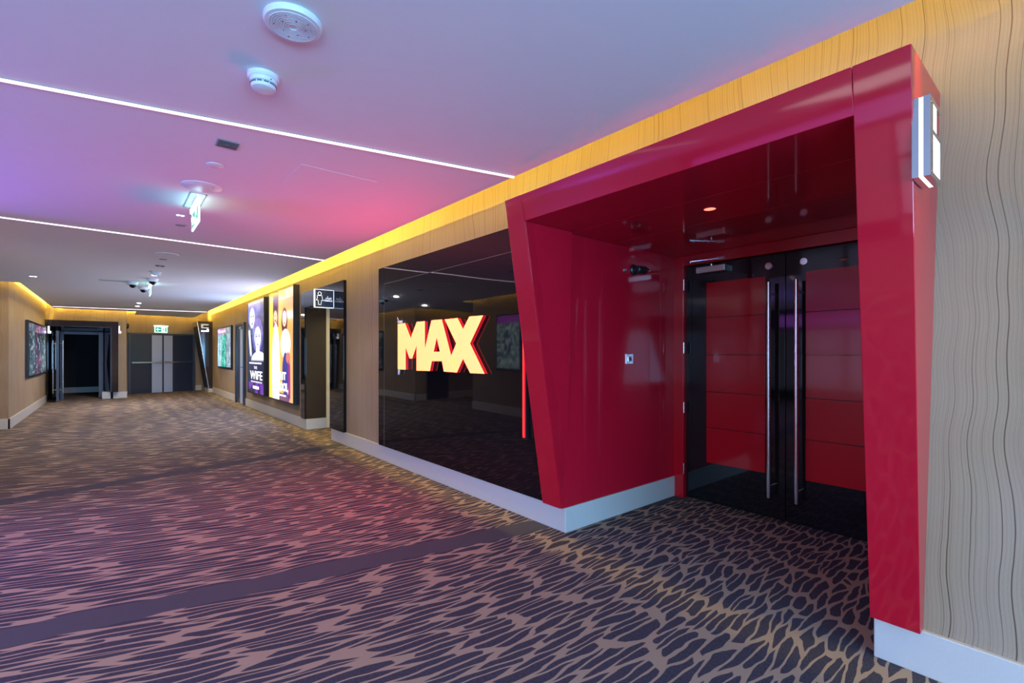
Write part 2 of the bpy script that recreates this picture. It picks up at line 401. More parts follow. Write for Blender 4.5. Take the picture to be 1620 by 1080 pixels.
# baseboards
def skirt(name, b, label): return struct(name, b, M['stone'], label, 'baseboard', bevel=.004)
skirt('baseboard_right', MB().box(2.80, WALLX+.01, 2.742, 8.10, 0, .2), 'pale speckled stone baseboard under the black glass panel')
skirt('baseboard_right', MB().box(2.80, 2.838, -5.0, .663, 0, .2), 'pale speckled stone baseboard right of the red portal')
skirt('baseboard_right', MB().box(2.80, WALLX+.01, 9.46, 14.88, 0, .2).box(2.80, 3.18, 9.445, 9.47, 0, .2), 'stone baseboard under the two lit film posters')
skirt('baseboard_right', MB().box(2.80, WALLX+.01, 16.11, 20.55, 0, .2), 'stone baseboard under the far right screen')
skirt('baseboard_niche', MB().box(2.799, 4.40, 2.697, 2.741, 0, .2), 'stone baseboard inside the red niche at left')
skirt('baseboard_niche', MB().box(2.84, 4.385, .60, .663, 0, .2), 'pale stone baseboard inside the red niche at right')
skirt('baseboard_left', MB().box(-1.54, -1.51, 13.13, 19.9, 0, .2).box(-1.9, -1.51, 13.13, 13.16, 0, .2), 'stone baseboard of the far left wall')
skirt('baseboard_left', MB().box(-5.4, -2.68, 13.13, 13.16, 0, .2), 'stone baseboard of the side recess')
skirt('baseboard_left', MB().box(-1.61, -1.58, 6.5, 10.2, 0, .2), 'stone baseboard of the near left wall, seen mirrored')
skirt('baseboard_far', MB().box(.0, .35, 19.88, 19.905, 0, .2).box(.325, .35, 19.9, 21.45, 0, .2), 'stone baseboard between the black doorway and exit doors')

# ------------------------------------------------------------------ the red portal
def lerp(a, b, t): return a+(b-a)*t
RED_G = 'red portal'
po = thing('entrance_portal', 'glossy red portal leaning out around the niche with double doors', 'portal', (2.8, 1.67, 0))
ZT, ZB, ZI = 2.6, .2, 2.415
def fx(z): return lerp(2.757, 2.28, (z-ZB)/(ZT-ZB))
def hexleg(yt0, yt1, yb0, yb1, xb=2.83):
    return MB().hexa([(fx(ZB), yb0, ZB), (xb, yb0, ZB), (xb, yb1, ZB), (fx(ZB), yb1, ZB), (fx(ZT), yt0, ZT), (xb, yt0, ZT), (xb, yt1, ZT), (fx(ZT), yt1, ZT)])
obj('side_leg', hexleg(2.645, 2.832, 2.718, 2.922), M['red'], po, bevel=.003)
obj('side_leg', hexleg(.425, .612, .483, .668), M['red'], po, bevel=.003)
hx = MB().hexa([(fx(ZI), .615, ZI), (2.83, .615, ZI), (2.83, 2.643, ZI), (fx(ZI), 2.643, ZI), (fx(ZT-.001), .615, ZT-.001), (2.83, .615, ZT-.001), (2.83, 2.643, ZT-.001), (fx(ZT-.001), 2.643, ZT-.001)])
obj('header', hx, M['red'], po, bevel=.002)
# reveal panels (left), split by fine joints
xs = [2.30, 3.022, 3.258, 4.138, 4.43]
for i in range(4):
    x0, x1 = xs[i]+.0015, xs[i+1]-.0015
    if i == 0:
        mb = MB().hexa([(fx(ZB)+.01, 2.708, ZB), (x1, 2.708, ZB), (x1, 2.75, ZB), (fx(ZB)+.01, 2.75, ZB), (fx(ZI)+.01, 2.645, ZI), (x1, 2.70, ZI), (x1, 2.75, ZI), (fx(ZI)+.01, 2.75, ZI)])
    else:
        mb = MB().hexa([(x0, 2.708, ZB), (x1, 2.708, ZB), (x1, 2.75, ZB), (x0, 2.75, ZB), (x0, 2.70, ZI), (x1, 2.70, ZI), (x1, 2.75, ZI), (x0, 2.75, ZI)])
    obj('reveal_panel', mb, M['red'], po, bevel=.0012)
obj('reveal_panel', MB().box(2.84, 4.43, .62, .66, .2, ZI), M['red'], po, bevel=.0012)
for a0, a1 in ((2.832, 3.38), (3.383, 4.44)):
    obj('soffit_panel', MB().box(a0, a1, .62, 2.74, ZI, ZI+.03), M['red'], po, bevel=.001)
# door frame
obj('door_jamb', MB().box(4.385, 4.50, 2.60, 2.75, 0, ZI).box(4.40, 4.42, 2.66, 2.665, 0, ZI), M['door_red2'], po, bevel=.004)
obj('door_jamb', MB().box(4.385, 4.50, .62, .74, 0, ZI), M['door_red2'], po, bevel=.004)
obj('door_lintel', MB().box(4.385, 4.50, .74, 2.60, 2.315, ZI), M['door_red2'], po, bevel=.004)
struct('wall_niche', MB().box(4.55, 4.7, .5, 2.9, 0, 2.6).box(2.9, 4.6, 2.76, 2.85, 0, 2.6).box(2.94, 4.6, .5, .61, 0, 2.6).box(2.94, 4.6, .5, 2.85, 2.46, 2.6), M['far_dark'], 'dark backing behind the red niche linings', 'wall')

def pull(parent, y, x, z0, z1):
    h = obj('pull_handle', MB().rod((x, y, z0), (x, y, z1), .0165, 20), M['steel'], parent, smooth=True)
    for z in (z0+.10, z1-.10):
        obj('standoff', MB().rod((x, y, z), (4.43, y, z), .009, 12), M['steel'], h, smooth=True)
for n_, (y0, y1, p0, p1, hy, dy, txt) in enumerate(((1.673, 2.597, 1.837, 2.382, 1.772, 1.806, 'left black glass door leaf with five red panels, its closer at top'),
                                    (.745, 1.667, .955, 1.515, 1.554, 1.526, 'right black glass door leaf with red panels beside the portal leg'))):
    dr = thing('door_%d' % (n_+1), txt, 'door', (4.45, (y0+y1)/2, 0), None, 'structure')
    obj('door_leaf', MB().box(4.432, 4.475, y0, y1, .008, 2.31), M['door_glass'], dr, bevel=.002)
    zz = [.387, .729, 1.074, 1.432, 1.790, 2.130]
    for i in range(5):
        obj('door_panel', MB().box(4.4295, 4.434, p0, p1, zz[i]+.003, zz[i+1]-.003), M['door_red'], dr, bevel=.001)
    pull(dr, hy, 4.345, .20, 2.062)
    obj('round_cap', MB().lathe((4.432, dy, 2.212), (-1, 0, 0), [(.032, 0), (.032, .008), (.028, .011)], 24), M['chrome'], dr, smooth=True)
    if n_ == 0:
        for z in (2.125, 1.50, .905, .30):
            obj('hinge', MB().rod((4.378, 2.592, z-.055), (4.378, 2.592, z+.055), .009, 12), M['steel'], dr, smooth=True)
        cl = obj('door_closer', MB().box(4.355, 4.432, 2.165, 2.45, 2.218, 2.276), M['steel'], dr, bevel=.004)
        obj('closer_arm', MB().rod((4.39, 2.31, 2.276), (4.39, 2.31, 2.30), .010, 12).prism([(4.39, 2.30, 2.296), (4.39, 2.32, 2.296), (4.22, 2.44, 2.306), (4.22, 2.42, 2.306)], (0, 0, .006))
            .prism([(4.22, 2.44, 2.313), (4.22, 2.42, 2.313), (4.385, 2.20, 2.335), (4.385, 2.22, 2.335)], (0, 0, .006)).rod((4.22, 2.43, 2.300), (4.22, 2.43, 2.322), .009, 12).box(4.37, 4.386, 2.18, 2.25, 2.325, 2.352), M['steel'], cl)

# niche fittings
t = thing('security_camera', 'small black camera on the red niche wall', 'camera', (3.74, 2.70, 2.22))
obj('camera_mount', MB().lathe((3.70, 2.702, 2.215), (0, -1, 0), [(.050, 0), (.050, .012), (.040, .022)], 24), M['black'], t, smooth=True)
obj('camera_body', MB().rod((3.69, 2.655, 2.215), (3.80, 2.640, 2.215), .036, 24).lathe((3.70, 2.685, 2.215), (0, -1, 0), [(.028, 0), (.022, .03)], 16), M['black'], t, smooth=True)
obj('camera_lens', MB().lathe((3.80, 2.640, 2.215), (1, -.14, 0), [(.030, 0), (.030, .012), (.022, .02), (.016, .05)], 20), M['chrome'], t, smooth=True)
t = thing('wall_switch', 'small pale square switch plate on red niche wall', 'switch', (3.64, 2.70, 1.35))
obj('switch_plate', MB().box(3.592, 3.688, 2.694, 2.706, 1.350, 1.440), M['chrome'], t, bevel=.002)
obj('switch_button', MB().box(3.612, 3.668, 2.690, 2.695, 1.372, 1.418), M['steel'], t, bevel=.001)
obj('switch_mark', MB().lathe((3.640, 2.6905, 1.395), (0, -1, 0), [(.010, 0), (.010, .002)], 12).box(3.632, 3.648, 2.688, 2.691, 1.376, 1.384), M['black'], t)
t = thing('niche_downlight', 'small red glowing downlight in the niche soffit', 'downlight', (3.076, 1.63, ZI))
obj('trim_ring', MB().ring((3.076, 1.63, ZI), (0, 0, -1), .038, .046, .004), M['red'], t)
obj('lens', MB().lathe((3.076, 1.63, ZI), (0, 0, -1), [(.038, 0), (.036, .002)]), M['spot_red'], t)
t = thing('niche_sensor', 'tiny grey sensor stub on red wall below niche soffit', 'sensor', (3.60, 2.70, 2.20))
obj('sensor_tip', MB().rod((3.56, 2.70, 2.20), (3.56, 2.675, 2.20), .008, 12), M['grey'], t, smooth=True)
obj('sensor_base', MB().lathe((3.56, 2.703, 2.20), (0, -1, 0), [(.013, 0), (.013, .003)], 16), M['grey'], t, smooth=True)

# ------------------------------------------------------------------ screen number sign on the portal side
def digit_sign(x0, x1, yb, z0, z1, th, digit, label, mirror=False):
    """block digit with chrome face and lit middle layer, facing -Y, back at yb"""
    t = thing('number_sign', label, 'sign', ((x0+x1)/2, yb, z0), 'lit screen numbers')
    W = x1-x0; H = z1-z0; s_ = .22*W
    def shape(k):
        ch = .18*W
        outer = [(ch, 0), (W, 0), (W, H), (ch, H), (0, H-ch), (0, ch)]
        return outer
    def rects():
        if digit == '5':
            return [(0, .84, 1, 1), (0, .45, .25, .84), (0, .45, 1, .60), (.75, .12, 1, .45), (0, 0, 1, .16), (0, .16, .25, .26)]
        return [(0, .0, .27, 1), (.27, .93, 1, 1), (.27, .545, 1, .61), (.27, 0, 1, .07), (.93, .07, 1, .545)]
    def layer(w0, w1, ins, name, mat):
        b = MB()
        for u0, v0, u1, v1 in rects():
            b.box(x0+u0*W+ins, x0+u1*W-ins if u1 < 1 else x0+u1*W-ins, yb-w0, yb-w1, z0+v0*H+(ins if v0 == 0 else 0), z0+v1*H-(ins if v1 == 1 else 0))
        return obj(name, b, mat, t)
    layer(.0, th*.38, 0, 'digit_back', M['chrome'])
    layer(th*.38, th*.62, .002, 'lit_layer', M['led_white'])
    layer(th*.62, th, 0, 'digit_face', M['chrome'])
    return t
t = digit_sign(2.335, 2.525, .434, 2.112, 2.412, .054, '6', 'chrome screen number with white light on red portal side')
obj('glow_inset', MB().box(2.385, 2.518, .392, .40, 2.13, 2.275), M['led_white'], t)
obj('glow_inset', MB().box(2.385, 2.524, .392, .40, 2.296, 2.392), M['led_white'], t)
for z in (2.39, 2.13): obj('fixing_bolt', MB().lathe((2.36, .381, z), (0, -1, 0), [(.005, 0), (.005, .003)], 12), M['steel'], t)

# ------------------------------------------------------------------ black glass panel and sign
t = thing('glass_wall_panel', 'large black mirror glass panel behind the big red sign', 'wall panel', (2.80, 4.5, .2))
obj('panel_backing', MB().box(2.79, 2.821, 2.93, 6.19, .205, 2.59), M['black'], t)
def pane(y0, y1, z0, z1, tilt=0., lean=0.):
    n = 14; m = 8; b = MB(); X = 2.779
    for j in range(m+1):
        for i in range(n+1):
            y = lerp(y0, y1, i/n); z = lerp(z0, z1, j/m)
            b.v.append(Vector((X + .0011*math.sin(y*3.1+z*1.3+tilt)*math.cos(z*2.1), y, z)))
    b.f = [(j*(n+1)+i, j*(n+1)+i+1, (j+1)*(n+1)+i+1, (j+1)*(n+1)+i) for j in range(m) for i in range(n)]
    c4 = [b.v[0].copy(), b.v[n].copy(), b.v[m*(n+1)+n].copy(), b.v[m*(n+1)].copy()]
    k = len(b.v); b.v += [v+Vector((.0025, 0, 0)) for v in c4] + [v+Vector((.011, 0, 0)) for v in c4]
    b.f += [(k+i, k+(i+1) % 4, k+4+(i+1) % 4, k+4+i) for i in range(4)] + [(k+7, k+6, k+5, k+4)]
    o = obj('glass_pane', b, M['black_glass'], t)
    for p in o.data.polygons:
        if len(p.vertices) == 4 and p.index < n*m: p.use_smooth = True
    return o
pane(2.94, 6.010, .205, 2.364)
pane(2.94, 6.010, 2.368, 2.59, 1.)
pane(6.014, 6.19, .205, 2.364, 2.)
pane(6.014, 6.19, 2.368, 2.59, 3.)

obj('joint_strip', MB().box(2.7765, 2.782, 2.94, 6.012, 2.3635, 2.3685), M['joint'], t)
obj('joint_strip', MB().box(2.7765, 2.782, 6.0095, 6.0145, .21, 2.3635), M['joint'], t)

# MAX letters, outlines read off the panel plane
FXX = 2.735
def sgn(zx, zy):
    x = 610 + zx/8.306; y = 480 + zy/8.306
    r = (x-810)/760; s_, c_ = math.sin(TH), math.cos(TH); d = FXX/(s_+c_*r)
    return (FXX, d*(c_-s_*r), 1.45 + d*(558-y)/760)
letters = {
 'M': ([(162, 268), (255, 258), (330, 455), (412, 240), (515, 232), (515, 600), (515, 883), (408, 880), (408, 545), (348, 722), (318, 722), (262, 570), (262, 868), (162, 862)], []),
 'A': ([(605, 220), (738, 208), (862, 690), (905, 760), (900, 903), (768, 893), (742, 756), (606, 756), (580, 886), (516, 883), (516, 600)], [(672, 440), (716, 632), (630, 634)]),
 'X': ([(778, 208), (945, 190), (1018, 338), (1103, 170), (1280, 156), (1108, 525), (1300, 922), (1113, 913), (1018, 722), (935, 907), (902, 903), (862, 690), (930, 525)], []),
}
sg = thing('max_sign', 'large lit orange and red letters MAX on black glass', 'sign', (2.74, 4.5, 1.25))
def letter_mesh(outer, hole, x0, x1, name, mat, parent, inset=0):
    O = [Vector(sgn(*p)) for p in outer]; Hh = [Vector(sgn(*p)) for p in hole]
    bm = bmesh.new()
    def loop(ps):
        vs = [bm.verts.new((x0, p.y, p.z)) for p in ps]
        return [bm.edges.new((vs[i], vs[(i+1) % len(vs)])) for i in range(len(vs))]
    es = loop(O) + (loop(Hh) if Hh else [])
    r = bmesh.ops.triangle_fill(bm, edges=es, use_beauty=True)
    fs = [g for g in r['geom'] if isinstance(g, bmesh.types.BMFace)]
    r = bmesh.ops.extrude_face_region(bm, geom=fs)
    for g in r['geom']:
        if isinstance(g, bmesh.types.BMVert): g.co.x = x1
    b = MB(); bm.verts.ensure_lookup_table()
    b.v = [v.co.copy() for v in bm.verts]; b.f = [tuple(v.index for v in f.verts) for f in bm.faces]
    bm.verts.index_update(); b.f = [tuple(v.index for v in f.verts) for f in bm.faces]
    bm.free(); return obj(name, b, mat, parent)
for L, (o_, h_) in letters.items():
    nm = {'M': 'letter_m', 'A': 'letter_a', 'X': 'letter_x'}[L]
    body = letter_mesh(o_, h_, 2.737, 2.766, nm, M['sign_side'], sg)
    letter_mesh(o_, h_, 2.733, 2.7371, 'letter_face', M['sign_face'], body)
    letter_mesh(o_, h_, 2.766, 2.771, 'letter_rim', M['sign_edge'], body)
    letter_mesh(o_, h_, 2.771, 2.777, 'letter_back', M['black'], body)
obj('film_tab', MB().box(2.742, 2.768, 5.46, 5.55, 1.822, 1.852).rod((2.75, 5.53, 1.85), (2.75, 5.57, 1.895), .005, 8), M['white'], sg)  # small white tab of loose film at the letter's upper corner
obj('film_tab', MB().prism([(2.742, 5.54, 1.24), (2.742, 5.50, 1.24), (2.742, 5.515, 1.185), (2.742, 5.535, 1.175)], (.012, 0, 0)), M['white'], sg)
lt = bpy.data.lights.new('sign_glow', 'AREA'); lt.shape = 'RECTANGLE'; lt.size = 1.7; lt.size_y = .5; lt.color = (1., .02, .18); lt.energy = 35
lo = bpy.data.objects.new('sign_glow', lt); lo.location = (2.725, 4.5, 1.52); lo.rotation_euler = (PI/2, 0, PI/2); C.objects.link(lo)

t = thing('red_glow_line', 'slim vertical red glowing line on black glass beside the portal', 'light', (2.74, 3.137, .7))  # glowing red rod standing on the glass beside the leg
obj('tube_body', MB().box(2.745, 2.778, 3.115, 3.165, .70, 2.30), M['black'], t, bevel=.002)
obj('tube_outer', MB().rod((2.745, 3.14, .715), (2.745, 3.14, 2.28), .016, 16), M['tube'], t, smooth=True)
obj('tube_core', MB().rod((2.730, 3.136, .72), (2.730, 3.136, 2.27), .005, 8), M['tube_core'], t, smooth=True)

# ------------------------------------------------------------------ restroom entrance
t = thing('restroom_surround', 'black glass surround of the restroom opening', 'wall panel', (2.80, 8.6, .2))
obj('glass_pane', MB().box(2.775, 2.821, 7.47, 8.10, .2, 2.592), M['black_glass'], t, bevel=.002)
obj('glass_pane', MB().box(2.775, 2.821, 8.103, 9.457, 2.30, 2.592), M['black_glass'], t, bevel=.002)
obj('glass_pane', MB().box(2.775, 2.821, 9.46, 9.70, .2, 2.592), M['black_glass'], t, bevel=.002)
obj('return_pane', MB().box(2.80, 3.175, 9.455, 9.475, .2, 2.30), M['bronze'], t, bevel=.001)
struct('wall_restroom', MB().box(2.94, 5.0, 8.0, 8.10, 0, 2.6).box(3.175, 3.24, 9.46, 9.9, 0, 2.32).box(3.15, 5.0, 9.9, 10.0, 0, 2.32).box(4.9, 5.0, 8.0, 10.0, 0, 2.6), M['cream'], 'cream painted restroom lobby walls', 'wall')
struct('ceiling_restroom', MB().box(2.83, 5.0, 8.0, 10.0, 2.32, 2.4), M['cream'], 'restroom lobby ceiling', 'ceiling')
l = area('restroom_light', (3.9, 8.9, 2.28), (0, 0, 0), .3, .3, (1., .85, .5), 12)

# projecting restroom sign
Y = 7.9
t = thing('restroom_sign', 'white-framed blade sign with female figure outline and lettering', 'sign', (2.64, Y, 2.18))
obj('sign_box', MB().box(2.476, 2.775, Y+.002, Y+.05, 2.182, 2.466), M['slate'], t, bevel=.002)
obj('sign_frame', MB().box(2.472, 2.778, Y-.004, Y+.054, 2.462, 2.470).box(2.472, 2.778, Y-.004, Y+.054, 2.178, 2.186).box(2.472, 2.480, Y-.004, Y+.054, 2.19, 2.458).box(2.770, 2.778, Y-.004, Y+.054, 2.19, 2.458), M['led_soft'], t)
def sp(px_, py_):  # crop pixels of the sign to world
    return (2.478 + (px_-350)/(878-350)*.298, 2.466 - (py_-300)/(815-300)*.286)
def stroke(pts, wd, closed=True):
    b = MB(); n = len(pts)
    for i in range(n if closed else n-1):
        a = Vector(pts[i]); c = Vector(pts[(i+1) % n]); d = (c-a).normalized(); q = Vector((-d.y, d.x))*wd/2; a = a-d*wd*.3; c = c+d*wd*.3
        b.prism([((a-q).x, Y+.001, (a-q).y), ((c-q).x, Y+.001, (c-q).y), ((c+q).x, Y+.001, (c+q).y), ((a+q).x, Y+.001, (a+q).y)], (0, -.002, 0))
    return b
hc = sp(475, 415)
obj('figure_head', stroke([(hc[0]+.026*math.cos(a*PI/8), hc[1]+.026*math.sin(a*PI/8)) for a in range(16)], .006), M['sign_white'], t)
obj('figure_body', stroke([sp(*p) for p in ((410, 475), (540, 475), (545, 540), (570, 612), (528, 612), (512, 735), (445, 735), (430, 612), (385, 605), (410, 555))], .006), M['sign_white'], t)
obj('lettering', text_mb('FEMALE', (sp(598, 0)[0], Y+.001, sp(0, 632)[1]), (1, 0, 0), UP, .026, .135, .003, .01), M['sign_white'], t)
# arabic word above it, as joined strokes
ar = stroke([sp(*p) for p in ((640, 556), (800, 556), (806, 520))], .0045, False)
for q in (((780, 556), (780, 530)), ((762, 556), (762, 530)), ((735, 556), (728, 522)), ((700, 556), (700, 478)), ((672, 556), (668, 528), (650, 530))):
    b2 = stroke([sp(*p) for p in q], .0045, False); ar.add(b2.v, b2.f)
for q in (((775, 508), (783, 508)), ((728, 582), (736, 582))):
    b2 = stroke([sp(*p) for p in q], .005, False); ar.add(b2.v, b2.f)
obj('arabic_lettering', ar, M['sign_white'], t)['kind'] = 'stuff'
obj('sign_bracket', MB().box(2.774, 2.80, Y+.005, Y+.045, 2.20, 2.45), M['steel'], t)

# ------------------------------------------------------------------ film posters
def ell(u, v, cu, cv, ru, rv): return ((u-cu)/ru)**2 + ((v-cv)/rv)**2
def sst(a, b, x):
    t_ = min(1, max(0, (x-a)/(b-a))); return t_*t_*(3-2*t_)
def mx(a, b, t_): return tuple(x*(1-t_)+y*t_ for x, y in zip(a, b))
def hn(u, v, s_):  # cheap value noise
    def h(i, j): return (math.sin(i*127.1+j*311.7+s_*17.3)*43758.5453) % 1
    iu, iv = math.floor(u), math.floor(v); fu, fv = u-iu, v-iv
    fu = fu*fu*(3-2*fu); fv = fv*fv*(3-2*fv)
    return lerp(lerp(h(iu, iv), h(iu+1, iv), fu), lerp(h(iu, iv+1), h(iu+1, iv+1), fu), fv)
def poster_couple(u, v):
    n = hn(u*7, v*10, 3); n2 = hn(u*22, v*30, 6)
    c = mx((.02, .02, .09), (.07, .06, .26), n)
    c = mx(c, (.55, .55, 1.1), sst(.30, 0, v)*(.3+.7*n))
    W = (1.5, 1.55, 2.1); S_ = (.30, .28, .75); D = (.03, .03, .12)
    # man behind: dark coat, collar, head turned, greying hair
    c = mx(c, D, sst(1.1, .9, ell(u, v, .10, .60, .42, .30)))
    c = mx(c, W, sst(.075, .04, abs(u-.10-.42*(v-.34)))*sst(.30, .33, v)*sst(.62, .56, v))
    c = mx(c, (.30, .30, .95), sst(1.1, .8, ell(u, v, .26, .13, .30, .15))*(.4+.6*n2))
    c = mx(c, W, sst(1.1, .8, ell(u, v, .28, .18, .17, .115)))
    for a in (.22, .36): c = mx(c, D, sst(1.4, .6, ell(u, v, a, .165, .045, .009)))
    c = mx(c, S_, sst(1.4, .5, ell(u, v, .30, .20, .02, .03))); c = mx(c, D, sst(1.4, .6, ell(u, v, .29, .245, .06, .007)))
    # woman in front: dark hair, face, neck, bare shoulders
    c = mx(c, (.34, .31, .95), sst(1.1, .8, ell(u, v, .62, .37, .33, .19))*(.35+.65*n2))
    c = mx(c, W, sst(1.1, .9, ell(u, v, .70, .68, .50, .13)))
    if abs(u-.64) < .11 and .46 < v < .62: c = mx(c, (1.1, 1.1, 1.7), .9)
    c = mx(c, W, sst(1.1, .85, ell(u, v, .63, .40, .20, .115)))
    c = mx(c, S_, sst(1.3, .4, ell(u, v, .50, .42, .05, .09))*.6)
    for a in (.56, .72): c = mx(c, D, sst(1.4, .6, ell(u, v, a, .385, .045, .009))); c = mx(c, S_, sst(1.5, .5, ell(u, v, a, .365, .06, .006)))
    c = mx(c, S_, sst(1.4, .5, ell(u, v, .65, .425, .018, .03))); c = mx(c, (.35, .1, .5), sst(1.4, .6, ell(u, v, .64, .475, .055, .009)))
    c = mx(c, (.02, .02, .07), sst(.62, .66, v))
    if v > .885: c = mx(c, (.22, .05, .55), sst(.35, .7, n)*.9)
    return c
def poster_pair(u, v):
    c = mx((2.0, 1.0, .10), (1.7, .52, .14), sst(.1, .9, u))
    c = mx(c, (1.5, .65, .25), sst(.2, .8, v)*sst(.4, .9, u)*.8)
    if .17 < u < .42 and v < .33: c = mx((.10, .02, .10), (.55, .1, .3), v*3)
    if u > .44 and v < .09: c = mx(c, (1.9, 1.6, 1.1), .8*hn(u*12, v*30, 4))
    Wm = (2.2, 2.1, 2.3)
    # man
    c = mx(c, Wm, sst(1.1, .9, ell(u, v, .30, .72, .17, .42)))
    c = mx(c, (.05, .01, .03), sst(1.1, .85, ell(u, v, .28, .21, .105, .085)))
    c = mx(c, (1.5, .75, .45), sst(1.1, .85, ell(u, v, .28, .235, .08, .062)))
    c = mx(c, (.35, .1, .05), sst(1.3, .7, ell(u, v, .28, .268, .035, .010)))
    for a in (.25, .31): c = mx(c, (.2, .05, .03), sst(1.3, .7, ell(u, v, a, .222, .015, .005)))
    # woman
    c = mx(c, (.10, .02, .04), sst(1.1, .85, ell(u, v, .66, .285, .125, .12)))
    c = mx(c, (1.7, 1.1, .8), sst(1.1, .85, ell(u, v, .66, .265, .075, .07)))
    for a in (.63, .69): c = mx(c, (.25, .08, .05), sst(1.3, .7, ell(u, v, a, .255, .015, .005)))
    c = mx(c, (.5, .1, .1), sst(1.3, .7, ell(u, v, .66, .305, .03, .007)))
    c = mx(c, Wm, sst(1.1, .9, ell(u, v, .70, .49, .19, .13)))
    c = mx(c, (.05, .06, .38), sst(1.1, .9, ell(u, v, .70, .76, .13, .20)))
    c = mx(c, (.9, .25, .2), sst(1.1, .9, ell(u, v, .80, .61, .08, .05)))
    c = mx(c, (.35, .04, .30), sst(.06, .03, abs(u-.84-.05*(v-.7)))*sst(.62, .68, v)*sst(1, .95, v))
    if v > .93 and .45 < u < .85: c = mx(c, (.05, .02, .2), .9)
    return c
def lightbox(y0, y1, z0, z1, fn, label, nm):
    t = thing('poster_lightbox', label, 'poster', (2.76, (y0+y1)/2, z0), 'lit film posters')
    fr = MB().box(2.705, 2.822, y0, y0+.03, z0, z1).box(2.705, 2.822, y1-.03, y1, z0, z1).box(2.705, 2.822, y0+.03, y1-.03, z0, z0+.03).box(2.705, 2.822, y0+.03, y1-.03, z1-.03, z1).box(2.80, 2.822, y0+.03, y1-.03, z0+.03, z1-.03)
    obj('box_frame', fr, M['black'], t)
    l_ = area('lightbox_lamp', (2.70, (y0+y1)/2, (z0+z1)/2), (PI/2, 0, PI/2), y1-y0-.1, z1-z0-.1, (.50, .66, 1.), 55)
    p = art('backlit_print', (2.712, y1-.02, z1-.02), RX, DN, y1-y0-.04, z1-z0-.04, 90, 120, fn, t)
    return t, p
def ptext(p, body, y1, W, z1, H, u0, u1, v0, v1, mat, bold=.02):
    obj('lettering', text_mb(body, (2.711, y1-u0*W, z1-v1*H), RX, UP, (v1-v0)*H, (u1-u0)*W, .003, bold), mat, p)
def dashes(p, y1, W, z1, H, u0, u1, v0, v1, mat, name='small_print', X=2.708):
    b = MB(); u = u0; random.seed(int(v0*1000))
    while u < u1:
        wd = random.uniform(.012, .035); b.box(X, X+.003, y1-u*W, y1-min(u+wd, u1)*W, z1-v1*H, z1-v0*H); u += wd+random.choice((.008, .008, .022))
    o = obj(name, b, mat, p); o['kind'] = 'stuff'; return o
M['print_white'] = glow('lit_print_white', (.95, .93, 1.), 1.6); M['print_dim'] = glow('lit_print_lilac', (.62, .5, .9), .9)
t, p = lightbox(12.33, 14.09, .43, 2.765, poster_couple, 'tall lit dark blue film poster titled THE WIFE', '')
W_, H_ = 1.76, 2.335
ptext(p, 'THE', 14.09, W_, 2.765, H_, .40, .60, .705, .735, M['print_dim'])
ptext(p, 'WIFE', 14.09, W_, 2.765, H_, .17, .90, .755, .845, M['print_white'], .01)
dashes(p, 14.09, W_, 2.765, H_, .12, .85, .665, .68, M['print_white'])
dashes(p, 14.09, W_, 2.765, H_, .22, .88, .862, .878, M['print_dim'])
dashes(p, 14.09, W_, 2.765, H_, .35, .70, .915, .945, M['print_white'])
t, p = lightbox(9.94, 11.87, .43, 2.79, poster_pair, 'tall lit orange film poster titled NIGHT SCHOOL with two figures', '')
W_, H_ = 1.93, 2.36
ptext(p, 'NIGHT', 11.87, W_, 2.79, H_, .18, .72, .735, .805, M['print_white'], .04)
ptext(p, 'SCHOOL', 11.87, W_, 2.79, H_, .18, .80, .83, .905, M['print_white'], .04)
dashes(p, 11.87, W_, 2.79, H_, .45, .72, .935, .95, M['print_white'])

# ------------------------------------------------------------------ poster screens (three narrow pictures each)
def screen_fn(seed, cols, head):
    def fn(u, v):
        k = min(2, int(u*3)); uu = u*3-k
        if v < .15: 
            c = head[k]; return mx(c, (1, .9, 1), .45*sst(.45, .7, hn(u*22, v*18, seed+9)))
        a, b_ = cols[k]
        c = mx(a, b_, sst(.25, .75, hn(u*11, v*9, seed+k)))
        c = mx(c, tuple(x*.3 for x in a), sst(1.2, .7, ell(uu, v, .5, .52, .22, .26))*.7*hn(u*30, v*14, seed))
        c = mx(c, (.9, .95, 1.), sst(.70, .8, hn(u*26, v*22, seed+4))*.6)
        if uu < .05 or uu > .95: c = mx(c, (.02, .02, .03), .8)
        return c
    return fn
t = thing('poster_screen', 'wide lit screen of three teal and green film pictures, far right wall', 'screen', (2.79, 17.96, .97))
obj('bezel', MB().box(2.765, 2.822, 16.75, 19.19, .955, 2.30), M['screen_black'], t, bevel=.004)
art('display_image', (2.763, 19.14, 2.25), RX, DN, 2.34, 1.25, 60, 36,
    screen_fn(3, [((.25, .45, .5), (.5, .75, .75)), ((.0, .35, .25), (.05, .8, .5)), ((.25, .4, .55), (.5, .65, .75))], [(.5, .12, .6), (.65, .12, .2), (.15, .3, .35)]), t)
dashes(t, 19.1, 2.3, 2.25, 1.25, .04, .62, .05, .11, M['print_dim'], 'heading', 2.758)
t = thing('poster_screen', 'dim wide screen of three film pictures on far left wall', 'screen', (-1.50, 17.2, .88))
obj('bezel', MB().box(-1.535, -1.475, 15.35, 19.05, .875, 2.20), M['screen_black'], t, bevel=.004)
art('display_image', (-1.473, 15.42, 2.15), (0, 1, 0), DN, 3.56, 1.23, 70, 36,
    screen_fn(8, [((.02, .05, .07), (.10, .18, .24)), ((.02, .03, .07), (.28, .05, .10)), ((.05, .08, .07), (.22, .28, .22))], [(.15, .20, .32), (.35, .10, .25), (.24, .08, .40)]), t, mat_art('dim_screen_print', .6))
t = thing('poster_screen', 'single upright film screen on near left wall, seen mirrored in glass', 'screen', (-1.57, 8.7, 1.05))
obj('bezel', MB().box(-1.605, -1.55, 8.22, 9.12, 1.04, 2.36), M['screen_black'], t, bevel=.004)
